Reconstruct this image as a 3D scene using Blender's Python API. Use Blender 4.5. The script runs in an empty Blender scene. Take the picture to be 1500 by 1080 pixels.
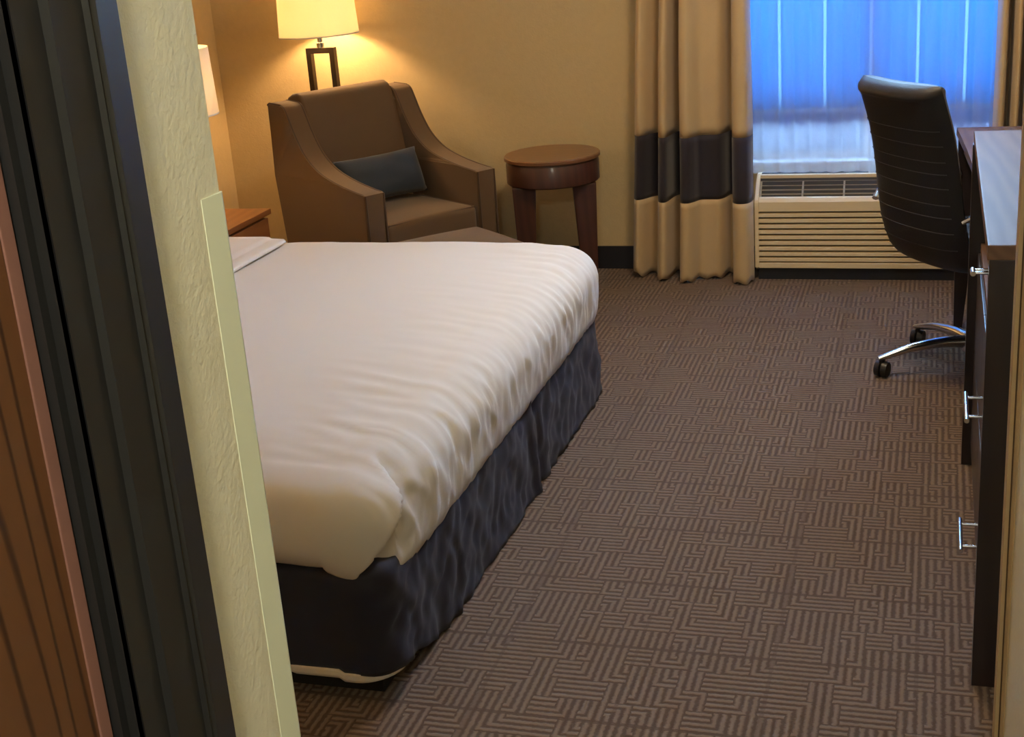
import bpy, bmesh, math, random
import numpy as np
from mathutils import Vector, Matrix, noise as mnoise

random.seed(7)
scene = bpy.context.scene
COL = scene.collection
PI = math.pi

# ------------------------------------------------------------------ camera
CX, CY = 750.0, 540.0                      # image centre in the 1500 x 1080 frame
V_DOWN = (1195.0, 6300.0)                  # vanishing point of the verticals
V_DEEP = (1380.0, -200.0)                  # vanishing point of the room's depth lines
F_PX = math.sqrt(-((V_DOWN[0]-CX)*(V_DEEP[0]-CX) + (V_DOWN[1]-CY)*(V_DEEP[1]-CY)))
CAM_H = 1.55
_d = np.array([V_DOWN[0]-CX, V_DOWN[1]-CY, F_PX]); _d /= np.linalg.norm(_d)
_y = np.array([V_DEEP[0]-CX, V_DEEP[1]-CY, F_PX]); _y -= _d*(_y@_d); _y /= np.linalg.norm(_y)
_x = np.cross(_d, _y)
ROT = np.array([_x, _y, -_d])              # world = ROT @ (right, down, forward)
cam_data = bpy.data.cameras.new('camera')
cam_data.sensor_width = 36.0
cam_data.lens = F_PX/1500.0*36.0
cam_data.clip_start = 0.02
cam = bpy.data.objects.new('camera', cam_data)
COL.objects.link(cam)
m3 = np.column_stack([ROT[:, 0], -ROT[:, 1], -ROT[:, 2]])
m4 = Matrix.Identity(4)
for i in range(3):
    for j in range(3):
        m4[i][j] = m3[i, j]
m4[2][3] = CAM_H
cam.matrix_world = m4
scene.camera = cam

# ------------------------------------------------------------------ world, exposure
SKY = (0.42, 0.68, 1.0)
SKY_STRENGTH = 66.0
world = bpy.data.worlds.new('sky')
scene.world = world
world.use_nodes = True
bg = world.node_tree.nodes['Background']
bg.inputs[0].default_value = (*SKY, 1)
bg.inputs[1].default_value = SKY_STRENGTH
vs = scene.view_settings
vs.view_transform = 'Standard'
vs.look = 'None'
vs.gamma = 1.0
vs.use_curve_mapping = False
vs.exposure = 0.0
LAMP_WARM = (1.0, 0.60, 0.27)
FLOOR_LAMP_W = 20.0
BED_LAMP_W = (6.0, 30.0)    # beside the armchair, on the hall side
HALL_LAMP_W = 33.0
ADDED_ROOM_LAMP_W = 25.0
try:
    scene.cycles.use_denoising = True
    scene.cycles.max_bounces = 12
    scene.cycles.diffuse_bounces = 5
    scene.cycles.transparent_max_bounces = 16
    scene.cycles.sample_clamp_indirect = 6.0
    scene.cycles.caustics_reflective = False
    scene.cycles.caustics_refractive = False
except Exception:
    pass

# ------------------------------------------------------------------ material helpers
def s2l(r, g, b):
    f = lambda c: (c/255/12.92) if c/255 <= 0.04045 else ((c/255+0.055)/1.055)**2.4
    return (f(r), f(g), f(b))

class NT:
    """small wrapper to write node graphs"""
    def __init__(self, name):
        self.m = bpy.data.materials.new(name)
        self.m.use_nodes = True
        self.t = self.m.node_tree
        self.p = self.t.nodes['Principled BSDF']
        self.out = self.t.nodes['Material Output']
    def n(self, kind, **kw):
        nd = self.t.nodes.new(kind)
        for k, v in kw.items():
            setattr(nd, k, v)
        return nd
    def l(self, a, b):
        self.t.links.new(a, b)
    def _in(self, sock, v):
        if hasattr(v, 'is_linked') or hasattr(v, 'links'):
            self.l(v, sock)
        else:
            sock.default_value = v
    def math(self, op, a, b=0.0, c=0.0):
        nd = self.n('ShaderNodeMath', operation=op)
        self._in(nd.inputs[0], a); self._in(nd.inputs[1], b); self._in(nd.inputs[2], c)
        return nd.outputs[0]
    def mix(self, fac, a, b):
        nd = self.n('ShaderNodeMix', data_type='RGBA')
        self._in(nd.inputs[0], fac)
        for s, v in ((nd.inputs[6], a), (nd.inputs[7], b)):
            if isinstance(v, tuple):
                s.default_value = (*v[:3], 1)
            else:
                self.l(v, s)
        return nd.outputs[2]
    def coords(self, kind='Object', scale=(1, 1, 1), rot=(0, 0, 0)):
        tc = self.n('ShaderNodeTexCoord')
        mp = self.n('ShaderNodeMapping')
        mp.inputs['Scale'].default_value = scale
        mp.inputs['Rotation'].default_value = rot
        self.l(tc.outputs[kind], mp.inputs[0])
        return mp.outputs[0]
    def noise(self, vec, scale, detail=2.0, rough=0.5, dist=0.0):
        nd = self.n('ShaderNodeTexNoise')
        self.l(vec, nd.inputs['Vector'])
        nd.inputs['Scale'].default_value = scale
        nd.inputs['Detail'].default_value = detail
        nd.inputs['Roughness'].default_value = rough
        nd.inputs['Distortion'].default_value = dist
        return nd.outputs['Fac']
    def ramp(self, fac, lo, hi):
        nd = self.n('ShaderNodeMapRange')
        self.l(fac, nd.inputs[0])
        nd.inputs[1].default_value = lo
        nd.inputs[2].default_value = hi
        return nd.outputs[0]
    def bump(self, height, strength, dist):
        nd = self.n('ShaderNodeBump')
        nd.inputs['Strength'].default_value = strength
        nd.inputs['Distance'].default_value = dist
        self.l(height, nd.inputs['Height'])
        self.l(nd.outputs[0], self.p.inputs['Normal'])
    def set(self, rough=0.6, metal=0.0, spec=0.5, coat=0.0, coat_rough=0.05, sheen=0.0):
        self.p.inputs['Roughness'].default_value = rough
        self.p.inputs['Metallic'].default_value = metal
        self.p.inputs['Specular IOR Level'].default_value = spec
        self.p.inputs['Coat Weight'].default_value = coat
        self.p.inputs['Coat Roughness'].default_value = coat_rough
        self.p.inputs['Sheen Weight'].default_value = sheen
        return self
    def color(self, c):
        if isinstance(c, tuple):
            self.p.inputs['Base Color'].default_value = (*c[:3], 1)
        else:
            self.l(c, self.p.inputs['Base Color'])
        return self

def plain(name, c, rough=0.6, metal=0.0, spec=0.5, coat=0.0, var=0.08, vscale=30.0):
    """one colour with slight variation"""
    t = NT(name)
    v = t.coords()
    f = t.noise(v, vscale, 3.0)
    t.color(t.mix(f, tuple(x*(1-var) for x in c), tuple(min(1, x*(1+var)) for x in c)))
    t.set(rough, metal, spec, coat)
    return t.m

def wall_paint(name, c, rough=0.75, scale=170.0, strength=0.35, dist=0.003):
    t = NT(name)
    v = t.coords()
    a = t.noise(v, scale, 3.0, 0.55, 0.4)
    b = t.noise(v, scale*0.28, 2.0)
    t.color(t.mix(b, tuple(x*0.95 for x in c), tuple(x*1.05 for x in c)))
    t.set(rough, 0, 0.3)
    t.bump(t.math('ADD', a, t.math('MULTIPLY', b, 0.5)), strength, dist)
    return t.m

def wood(name, dark, light, scale=6.0, axis='Z', rough=0.35, coat=0.3, stretch=12.0, rings=2.0):
    t = NT(name)
    sc = {'X': (1/stretch, 1, 1), 'Y': (1, 1/stretch, 1), 'Z': (1, 1, 1/stretch)}[axis]
    v = t.coords('Object', tuple(s*scale for s in sc))
    n1 = t.noise(v, 2.0, 4.0, 0.6, 0.6)
    wv = t.n('ShaderNodeTexWave', wave_type='BANDS', bands_direction='DIAGONAL')
    t.l(v, wv.inputs['Vector'])
    wv.inputs['Scale'].default_value = rings
    wv.inputs['Distortion'].default_value = 5.0
    wv.inputs['Detail'].default_value = 3.0
    f = t.math('MULTIPLY_ADD', wv.outputs['Fac'], 0.5, t.math('MULTIPLY', n1, 0.5))
    t.color(t.mix(f, dark, light))
    t.set(rough, 0, 0.5, coat, 0.12)
    return t.m

def fabric(name, c, scale=900.0, strength=0.25, rough=0.95, sheen=0.2, var=0.12):
    t = NT(name)
    v = t.coords()
    a = t.noise(v, scale, 2.0)
    b = t.noise(v, 18.0, 3.0)
    t.color(t.mix(t.math('MULTIPLY_ADD', a, 0.6, t.math('MULTIPLY', b, 0.4)), tuple(x*(1-var) for x in c), tuple(min(1, x*(1+var)) for x in c)))
    t.set(rough, 0, 0.25, 0, 0.1, sheen)
    t.bump(a, strength, 0.001)
    return t.m

def carpet():
    """cut-pile maze pattern: blocks of stripes that run along, across or turn a corner, on a 0.29 m repeat"""
    t = NT('carpet')
    tc = t.n('ShaderNodeTexCoord')
    sx = t.n('ShaderNodeSeparateXYZ')
    t.l(tc.outputs['Object'], sx.inputs[0])
    rep = 0.288
    x = t.math('ADD', sx.outputs[0], 50*rep + 0.005)
    y = t.math('ADD', sx.outputs[1], 50*rep + 0.07)
    wob = t.n('ShaderNodeTexNoise')
    wob.inputs['Scale'].default_value = 90.0
    t.l(tc.outputs['Object'], wob.inputs['Vector'])
    x = t.math('ADD', x, t.math('MULTIPLY', t.math('SUBTRACT', wob.outputs['Fac'], 0.5), 0.007))
    y = t.math('ADD', y, t.math('MULTIPLY', t.math('SUBTRACT', wob.outputs['Fac'], 0.5), 0.007))
    cw, ch, pu, pv = rep/5.5, rep/4.0, 3.0, 4.0
    cy = t.math('DIVIDE', y, ch)
    iy = t.math('FLOOR', cy)
    v = t.math('SUBTRACT', cy, iy)
    # rows are shifted so that the blocks interlock
    cxx = t.math('ADD', t.math('DIVIDE', x, cw), t.math('MULTIPLY', t.math('MODULO', iy, 3.0), 1.0/3.0))
    ix = t.math('FLOOR', cxx)
    u = t.math('SUBTRACT', cxx, ix)
    comb = t.n('ShaderNodeCombineXYZ')
    t.l(t.math('ADD', t.math('MODULO', ix, 11.0), 0.37), comb.inputs[0])
    t.l(t.math('ADD', t.math('MODULO', iy, 8.0), 0.61), comb.inputs[1])
    wn = t.n('ShaderNodeTexWhiteNoise', noise_dimensions='2D')
    t.l(comb.outputs[0], wn.inputs['Vector'])
    r = wn.outputs['Value']
    U = t.math('MULTIPLY', u, pu); W = t.math('MULTIPLY', v, pv)
    iU = t.math('SUBTRACT', pu, U); iW = t.math('SUBTRACT', pv, W)
    c1 = t.math('MAXIMUM', U, t.math('SUBTRACT', W, 1.0))
    c2 = t.math('MAXIMUM', iU, t.math('SUBTRACT', iW, 1.0))
    c3 = t.math('MAXIMUM', U, t.math('SUBTRACT', iW, 2.0))
    def sel(k, a, b):
        return t.math('ADD', t.math('MULTIPLY', k, b), t.math('MULTIPLY', t.math('SUBTRACT', 1.0, k), a))
    st = U
    for thr, opt in ((0.34, W), (0.58, c1), (0.74, c2), (0.88, c3)):
        st = sel(t.math('GREATER_THAN', r, thr), st, opt)
    st = t.math('PINGPONG', t.math('ADD', st, 20.0), 0.5)
    line = t.ramp(st, 0.12, 0.38)
    # darker repeat bands
    bx = t.math('ABSOLUTE', t.math('SUBTRACT', t.math('FRACT', t.math('DIVIDE', x, rep)), 0.5))
    by = t.math('ABSOLUTE', t.math('SUBTRACT', t.math('FRACT', t.math('DIVIDE', y, rep)), 0.5))
    band = t.math('MAXIMUM', t.math('MULTIPLY', t.math('GREATER_THAN', bx, 0.485), 0.5), t.math('GREATER_THAN', by, 0.482))
    line = t.math('MULTIPLY', line, t.math('SUBTRACT', 1.0, t.math('MULTIPLY', band, 0.75)))
    fine = t.n('ShaderNodeTexNoise'); fine.inputs['Scale'].default_value = 420.0
    t.l(tc.outputs['Object'], fine.inputs['Vector'])
    dark = t.mix(fine.outputs['Fac'], CARPET_DARK, tuple(c*1.6 for c in CARPET_DARK))
    light = t.mix(fine.outputs['Fac'], tuple(c*0.75 for c in CARPET_LIGHT), CARPET_LIGHT)
    t.color(t.mix(line, dark, light))
    t.set(0.95, 0, 0.2, 0, 0.1, 0.15)
    t.bump(t.math('MULTIPLY_ADD', fine.outputs['Fac'], 0.6, line), 0.6, 0.003)
    return t.m

def sheer_mat(name, c, see_through, trans_c=(1, 1, 1)):
    t = NT(name)
    t.t.nodes.remove(t.p)
    v = t.coords()
    f = t.noise(v, 700.0, 1.0)
    tl = t.n('ShaderNodeBsdfTranslucent'); tl.inputs[0].default_value = (*c, 1)
    df = t.n('ShaderNodeBsdfDiffuse'); df.inputs[0].default_value = (*c, 1)
    tp = t.n('ShaderNodeBsdfTransparent'); tp.inputs[0].default_value = (*trans_c, 1)
    m1 = t.n('ShaderNodeMixShader'); m1.inputs[0].default_value = 0.35
    t.l(tl.outputs[0], m1.inputs[1]); t.l(df.outputs[0], m1.inputs[2])
    m2 = t.n('ShaderNodeMixShader')
    t.l(t.math('MULTIPLY', see_through, t.math('ADD', 0.8, t.math('MULTIPLY', f, 0.4))), m2.inputs[0])
    t.l(m1.outputs[0], m2.inputs[1]); t.l(tp.outputs[0], m2.inputs[2])
    t.l(m2.outputs[0], t.out.inputs[0])
    return t.m

def glass_pane():
    t = NT('window_glass')
    t.t.nodes.remove(t.p)
    tp = t.n('ShaderNodeBsdfTransparent'); tp.inputs[0].default_value = (0.93, 0.97, 1.0, 1)
    gl = t.n('ShaderNodeBsdfGlossy'); gl.inputs['Roughness'].default_value = 0.02
    m = t.n('ShaderNodeMixShader')
    m.inputs[0].default_value = 0.05; t.l(tp.outputs[0], m.inputs[1]); t.l(gl.outputs[0], m.inputs[2])
    t.l(m.outputs[0], t.out.inputs[0])
    return t.m

def emit(name, c, s):
    t = NT(name)
    t.color(c)
    t.p.inputs['Emission Color'].default_value = (*c, 1)
    t.p.inputs['Emission Strength'].default_value = s
    return t.m

CARPET_DARK = (0.062, 0.037, 0.024)
CARPET_LIGHT = (0.222, 0.152, 0.104)
M = {}
M['carpet'] = carpet()
M['room_wall'] = wall_paint('room_wall_vinyl', (0.63, 0.505, 0.295), 0.6, 130.0, 0.40, 0.003)
M['hall_wall'] = wall_paint('hall_wall_texture', (0.70, 0.67, 0.51), 0.7, 170.0, 0.38, 0.003)
M['ceiling'] = wall_paint('ceiling_paint', (0.75, 0.72, 0.65), 0.85, 60.0, 0.5, 0.004)
M['guard'] = plain('guard_vinyl', (0.70, 0.74, 0.57), 0.45, var=0.02)
M['vinyl_base'] = plain('base_vinyl', (0.018, 0.020, 0.030), 0.5)
M['black_paint'] = plain('black_semigloss_paint', (0.014, 0.014, 0.015), 0.38, spec=0.5, var=0.1)
M['tan_trim'] = plain('tan_trim', (0.42, 0.30, 0.155), 0.5)
M['tan_trim_dark'] = plain('tan_trim_groove', (0.10, 0.055, 0.02), 0.6)
M['white_frame'] = plain('window_frame_paint', (0.72, 0.74, 0.76), 0.45)
M['glass'] = glass_pane()
M['sheer'] = sheer_mat('sheer_voile', (0.86, 0.90, 0.97), 0.42)
M['vane'] = sheer_mat('blind_vane', (0.055, 0.31, 0.54), 0.0, (0.5, 0.75, 1.0))
M['light_gap'] = sheer_mat('blind_light_gap', (0.45, 0.62, 0.72), 0.0)
M['dimming_film'] = sheer_mat('added_dimming_film', (0.062, 0.080, 0.13), 0.0)  # added film, dark enough to hold back daylight in the lower panes
M['gold_cloth'] = fabric('drape_gold', (0.60, 0.45, 0.27), 500.0, 0.2, 0.42, 0.3)
M['navy_cloth'] = fabric('drape_navy', (0.030, 0.026, 0.040), 500.0, 0.2, 0.7, 0.3)
M['ptac'] = plain('air_conditioner_plastic', (0.80, 0.69, 0.50), 0.5, var=0.03)
M['ptac_dark'] = plain('air_conditioner_inside', (0.03, 0.03, 0.032), 0.7)
M['ptac_grille'] = plain('grille_plastic', (0.33, 0.30, 0.25), 0.5)
M['subbase'] = plain('subbase_metal', (0.012, 0.014, 0.022), 0.5)
M['chair_cloth'] = fabric('armchair_cloth', (0.125, 0.072, 0.033), 1100.0, 0.35, 0.9, 0.25)
M['piping'] = fabric('piping_cloth', (0.075, 0.043, 0.024), 1100.0, 0.2)
M['navy_pillow'] = fabric('pillow_cloth', (0.030, 0.040, 0.058), 300.0, 0.4, 0.6, 0.3, 0.25)
M['dark_wood'] = wood('espresso_wood', (0.012, 0.008, 0.009), (0.026, 0.016, 0.015), 6.0, 'Z', 0.35, 0.25)
M['espresso_top'] = wood('desk_laminate', (0.10, 0.055, 0.035), (0.16, 0.09, 0.055), 9.0, 'Y', 0.50, 0.0)
M['espresso_top'].node_tree.nodes['Principled BSDF'].inputs['Specular IOR Level'].default_value = 0.10
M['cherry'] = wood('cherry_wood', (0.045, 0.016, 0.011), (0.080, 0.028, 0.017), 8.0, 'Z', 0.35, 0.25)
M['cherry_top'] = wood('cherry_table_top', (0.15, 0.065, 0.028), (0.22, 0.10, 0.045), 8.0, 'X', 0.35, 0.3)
M['night_wood'] = wood('nightstand_wood', (0.22, 0.075, 0.022), (0.34, 0.13, 0.04), 7.0, 'Y', 0.4, 0.3)
M['chrome'] = plain('chrome', (0.72, 0.75, 0.77), 0.16, 1.0, var=0.02)
M['bronze'] = plain('dark_bronze', (0.045, 0.032, 0.022), 0.42, 0.6)
M['black_leather'] = None
M['black_plastic'] = plain('black_plastic', (0.012, 0.012, 0.014), 0.45)
M['stitch'] = plain('seam_thread', (0.05, 0.046, 0.05), 0.7)
M['white_linen'] = fabric('white_linen', (0.755, 0.725, 0.675), 1500.0, 0.12, 0.9, 0.1, 0.02)
M['white_hem'] = fabric('white_hem', (0.80, 0.76, 0.70), 900.0, 0.2)
M['skirt'] = fabric('skirt_cloth', (0.019, 0.018, 0.030), 700.0, 0.3, 0.6, 0.08, 0.25)
M['plinth'] = plain('plinth_black', (0.008, 0.008, 0.009), 0.7)
M['headboard'] = wood('headboard_wood', (0.10, 0.035, 0.014), (0.16, 0.06, 0.022), 5.0, 'Y', 0.4, 0.3)

def leather():
    t = NT('black_leather')
    v = t.coords()
    a = t.n('ShaderNodeTexVoronoi'); a.inputs['Scale'].default_value = 260.0
    t.l(v, a.inputs['Vector'])
    t.color((0.016, 0.015, 0.018)); t.set(0.48, 0, 0.4)
    t.bump(a.outputs['Distance'], 0.25, 0.001)
    return t.m
M['black_leather'] = leather()

def shade_mat():
    t = NT('lamp_shade_cloth')
    t.t.nodes.remove(t.p)
    v = t.coords()
    f = t.noise(v, 500.0, 2.0)
    c = t.mix(f, (0.86, 0.80, 0.66), (0.94, 0.89, 0.76))
    tl = t.n('ShaderNodeBsdfTranslucent'); df = t.n('ShaderNodeBsdfDiffuse')
    t.l(c, tl.inputs[0]); t.l(c, df.inputs[0])
    m = t.n('ShaderNodeMixShader'); m.inputs[0].default_value = 0.71
    t.l(tl.outputs[0], m.inputs[1]); t.l(df.outputs[0], m.inputs[2])
    t.l(m.outputs[0], t.out.inputs[0])
    return t.m
M['shade'] = shade_mat()

def oak_door():
    t = NT('oak_door_veneer')
    v = t.coords('Object', (1.0, 1.0, 0.085))
    n1 = t.noise(v, 7.0, 3.0, 0.5, 0.3)
    wv = t.n('ShaderNodeTexWave', wave_type='RINGS', rings_direction='Y')
    mp = t.n('ShaderNodeMapping'); mp.inputs['Location'].default_value = (0, -0.590, -0.045)
    t.l(v, mp.inputs[0]); 
    wv = t.n('ShaderNodeTexWave', wave_type='RINGS', rings_direction='X')
    t.l(mp.outputs[0], wv.inputs['Vector'])
    wv.inputs['Scale'].default_value = 17.0
    wv.inputs['Distortion'].default_value = 5.0
    wv.inputs['Detail'].default_value = 2.0
    wv.inputs['Detail Scale'].default_value = 1.1
    line = t.ramp(wv.outputs['Fac'], 0.16, 0.0)
    base = t.mix(n1, (0.085, 0.034, 0.013), (0.125, 0.050, 0.019))
    t.color(t.mix(line, base, (0.035, 0.012, 0.006)))
    t.set(0.4, 0, 0.4, 0.2, 0.15)
    return t.m
M['oak'] = oak_door()
M['oak_edge'] = plain('oak_edge_band', (0.21, 0.100, 0.080), 0.5, var=0.06)

# ------------------------------------------------------------------ mesh helpers
def link(name, me, mat=None, parent=None, smooth=False):
    o = bpy.data.objects.new(name, me)
    COL.objects.link(o)
    if mat is not None:
        me.materials.append(M[mat] if isinstance(mat, str) else mat)
    if parent is not None:
        o.parent = parent
    if smooth:
        for p in me.polygons:
            p.use_smooth = True
    return o

def from_bm(name, bm, mat, parent=None, smooth=False, bevel=0.0, seg=2, sub=0):
    if bevel > 0:
        bmesh.ops.bevel(bm, geom=list(bm.edges), offset=bevel, segments=seg, affect='EDGES', profile=0.7)
    bmesh.ops.recalc_face_normals(bm, faces=list(bm.faces))
    me = bpy.data.meshes.new(name)
    bm.to_mesh(me); bm.free()
    o = link(name, me, mat, parent, smooth)
    if sub:
        md = o.modifiers.new('sub', 'SUBSURF'); md.levels = sub; md.render_levels = sub
    return o

def add_box(bm, lo, hi, mtx=None):
    vs_ = []
    for z in (lo[2], hi[2]):
        for y in (lo[1], hi[1]):
            for x in (lo[0], hi[0]):
                p = Vector((x, y, z))
                vs_.append(bm.verts.new(mtx @ p if mtx else p))
    for f in ((0, 2, 3, 1), (4, 5, 7, 6), (0, 1, 5, 4), (2, 6, 7, 3), (0, 4, 6, 2), (1, 3, 7, 5)):
        bm.faces.new([vs_[i] for i in f])

def box(name, lo, hi, mat, parent=None, bevel=0.003, seg=2, smooth=False):
    bm = bmesh.new()
    add_box(bm, lo, hi)
    return from_bm(name, bm, mat, parent, smooth, bevel, seg)

def boxes(name, items, mat, parent=None, bevel=0.0):
    bm = bmesh.new()
    for lo, hi in items:
        add_box(bm, lo, hi)
    return from_bm(name, bm, mat, parent, False, bevel)

def prism(name, pts, axis, a, b, mat, parent=None, bevel=0.0, seg=2, smooth=False):
    """a 2D outline pushed along one axis from a to b. axis 'x': pts are (y,z); 'y': (x,z); 'z': (x,y)"""
    bm = bmesh.new()
    def P(p, t):
        return {'x': (t, p[0], p[1]), 'y': (p[0], t, p[1]), 'z': (p[0], p[1], t)}[axis]
    A = [bm.verts.new(P(p, a)) for p in pts]
    B = [bm.verts.new(P(p, b)) for p in pts]
    n = len(pts)
    bm.faces.new(A); bm.faces.new(B)
    for i in range(n):
        bm.faces.new([A[i], A[(i+1) % n], B[(i+1) % n], B[i]])
    if bevel > 0:
        es = [e for e in bm.edges if (e.verts[0] in set(A)) == (e.verts[1] in set(A))]
        bmesh.ops.bevel(bm, geom=es, offset=bevel, segments=seg, affect='EDGES', profile=0.6)
    return from_bm(name, bm, mat, parent, smooth)

def lathe(name, prof, mat, parent=None, seg=40, smooth=True, closed=False, center=(0, 0)):
    bm = bmesh.new()
    rings = []
    for r, z in prof:
        rings.append([bm.verts.new((center[0]+r*math.cos(2*PI*k/seg), center[1]+r*math.sin(2*PI*k/seg), z)) for k in range(seg)])
    pairs = list(zip(rings[:-1], rings[1:]))
    if closed:
        pairs.append((rings[-1], rings[0]))
    for A, B in pairs:
        for k in range(seg):
            bm.faces.new([A[k], A[(k+1) % seg], B[(k+1) % seg], B[k]])
    if not closed:
        if prof[0][0] > 1e-6: bm.faces.new(rings[0])
        if prof[-1][0] > 1e-6: bm.faces.new(rings[-1])
    bmesh.ops.remove_doubles(bm, verts=list(bm.verts), dist=1e-6)
    o = from_bm(name, bm, mat, parent, False)
    if smooth:
        smooth_by_angle(o)
    return o

def smooth_by_angle(o, ang=0.6):
    me = o.data
    bm = bmesh.new(); bm.from_mesh(me)
    for f in bm.faces: f.smooth = True
    for e in bm.edges:
        if len(e.link_faces) == 2 and e.calc_face_angle(0) > ang:
            e.smooth = False
    bm.to_mesh(me); bm.free()
    return o

def tube(name, pts, r, mat, parent=None, seg=8, flat=None, smooth=True):
    """a bar along a path; flat=(a,b) gives an elliptical section (sideways, up)"""
    bm = bmesh.new()
    pts = [Vector(p) for p in pts]
    rings = []
    for i, p in enumerate(pts):
        d = (pts[min(i+1, len(pts)-1)] - pts[max(i-1, 0)]).normalized()
        up = Vector((0, 0, 1)) if abs(d.z) < 0.95 else Vector((1, 0, 0))
        s = d.cross(up).normalized(); u = s.cross(d).normalized()
        ra, rb = flat if flat else (r, r)
        if callable(r):
            ra = rb = r(i/(len(pts)-1))
        rings.append([bm.verts.new(p + s*ra*math.cos(2*PI*k/seg) + u*rb*math.sin(2*PI*k/seg)) for k in range(seg)])
    for A, B in zip(rings[:-1], rings[1:]):
        for k in range(seg):
            bm.faces.new([A[k], A[(k+1) % seg], B[(k+1) % seg], B[k]])
    bm.faces.new(rings[0]); bm.faces.new(rings[-1])
    o = from_bm(name, bm, mat, parent)
    if smooth: smooth_by_angle(o, 0.8)
    return o

def grid_mesh(name, P, mat, parent=None, thick=0.0, smooth=True):
    """P: (n, m, 3) array of points -> quad sheet"""
    n, m = P.shape[:2]
    idx = np.arange(n*m).reshape(n, m)
    f = np.stack([idx[:-1, :-1], idx[1:, :-1], idx[1:, 1:], idx[:-1, 1:]], -1).reshape(-1, 4)
    me = bpy.data.meshes.new(name)
    me.from_pydata([tuple(map(float, p)) for p in P.reshape(-1, 3)], [], f.tolist())
    me.update()
    o = link(name, me, mat, parent, smooth)
    if thick:
        md = o.modifiers.new('thick', 'SOLIDIFY'); md.thickness = thick; md.offset = 0
    return o

def catmull(pts, n=8):
    pts = [np.array(p, float) for p in pts]
    pts = [2*pts[0]-pts[1]] + pts + [2*pts[-1]-pts[-2]]
    out = []
    for i in range(1, len(pts)-2):
        p0, p1, p2, p3 = pts[i-1:i+3]
        for k in range(n):
            t = k/n
            out.append(0.5*((2*p1)+(-p0+p2)*t+(2*p0-5*p1+4*p2-p3)*t*t+(-p0+3*p1-3*p2+p3)*t**3))
    out.append(pts[-2])
    return np.array(out)

def empty(name, loc=(0, 0, 0), rz=0.0):
    o = bpy.data.objects.new(name, None)
    COL.objects.link(o)
    o.location = loc
    o.rotation_euler = (0, 0, rz)
    return o

def tag(o, label=None, cat=None, group=None, kind=None):
    if label: o['label'] = label
    if cat: o['category'] = cat
    if group: o['group'] = group
    if kind: o['kind'] = kind
    return o

def struct(o, label=None):
    o['kind'] = 'structure'
    if label: o['label'] = label
    return o

def nz(x, y, z):
    return mnoise.noise(Vector((x, y, z)))

# ------------------------------------------------------------------ the room
WY = 5.58            # window wall
XL, XR = -3.08, 0.66 # headboard wall, desk wall
HXL, HYL = -0.55, 0.968   # entry hall: wall beside the dark door, and its corner
HXR, HYR = 0.146, 2.26    # entry hall: opposite wall and its corner
ZC = 2.5
YB = -1.6
struct(box('floor', (XL-0.15, YB-0.15, -0.12), (XR+0.15, WY+0.2, 0), 'carpet', bevel=0), 'brown carpet with a maze pattern of paler lines')
struct(box('ceiling', (XL-0.15, YB-0.15, ZC), (XR+0.15, WY+0.2, ZC+0.12), 'ceiling', bevel=0), 'plain white ceiling')
WX0, WX1, WZ0, WZ1 = -0.86, 0.40, 0.44, 2.42   # window opening
struct(boxes('wall_back', [((XL-0.15, WY, 0), (WX0, WY+0.2, ZC)), ((WX1, WY, 0), (XR+0.15, WY+0.2, ZC)),
                    ((WX0, WY, 0), (WX1, WY+0.2, WZ0)), ((WX0, WY, WZ1), (WX1, WY+0.2, ZC))], 'room_wall'), 'tan textured wall around the window')
struct(box('wall_left', (XL-0.15, HYL-0.12, 0), (XL, WY, ZC), 'room_wall', bevel=0), 'tan textured wall behind the bed')
struct(box('wall_right', (XR, HYR-0.12, 0), (XR+0.15, WY, ZC), 'room_wall', bevel=0), 'tan wall behind dresser and desk')
struct(box('wall_near', (XL, HYL-0.12, 0), (HXL-0.12, HYL, ZC), 'room_wall', bevel=0), 'tan wall facing the side of the bed')
DY0, DY1 = -0.16, 0.760    # door opening in the hall wall
struct(boxes('wall_hall_left', [((HXL-0.12, YB, 0), (HXL, DY0, ZC)), ((HXL-0.12, DY1, 0), (HXL, HYL, ZC)),
                         ((HXL-0.12, DY0, 2.08), (HXL, DY1, ZC))], 'hall_wall'), 'pale textured wall strip beside the black door frame')
struct(box('wall_hall_right', (HXR, YB, 0), (HXR+0.12, HYR, ZC), 'hall_wall', bevel=0), 'pale hall wall beside the dresser')
struct(box('wall_hall_return', (HXR+0.12, HYR-0.12, 0), (XR, HYR, ZC), 'room_wall', bevel=0), 'short wall end behind the dresser')
struct(box('wall_hall_end', (HXL-0.12, YB-0.12, 0), (HXR+0.12, YB, ZC), 'hall_wall', bevel=0), 'pale wall at the end of the hall')
# small dark room behind the hall door, so that no light leaks in
struct(boxes('wall_closet', [((HXL-0.9, DY0-0.3, 0), (HXL-0.85, HYL-0.12, ZC)), ((HXL-0.9, DY0-0.35, 0), (HXL-0.12, DY0-0.3, ZC))], 'hall_wall'), 'wall of the small room behind the hall door')

struct(box('baseboard_back', (XL, WY-0.008, 0), (-0.70, WY, 0.10), 'vinyl_base', bevel=0.002), 'black vinyl base along the window wall')
struct(box('baseboard_left', (XL, HYL, 0), (XL+0.008, WY-0.008, 0.10), 'vinyl_base', bevel=0.002), 'black vinyl base behind the bed')
struct(box('baseboard_right', (XR-0.008, HYR, 0), (XR, WY, 0.10), 'vinyl_base', bevel=0.002), 'black vinyl base behind the desk')
struct(box('baseboard_near', (XL+0.008, HYL, 0), (HXL-0.04, HYL+0.008, 0.10), 'vinyl_base', bevel=0.002), 'black vinyl base beside the bed')
struct(box('baseboard_hall', (HXL, 0.872, 0), (HXL+0.006, HYL-0.042, 0.10), 'vinyl_base', bevel=0.002), 'black vinyl base in the hall')

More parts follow.
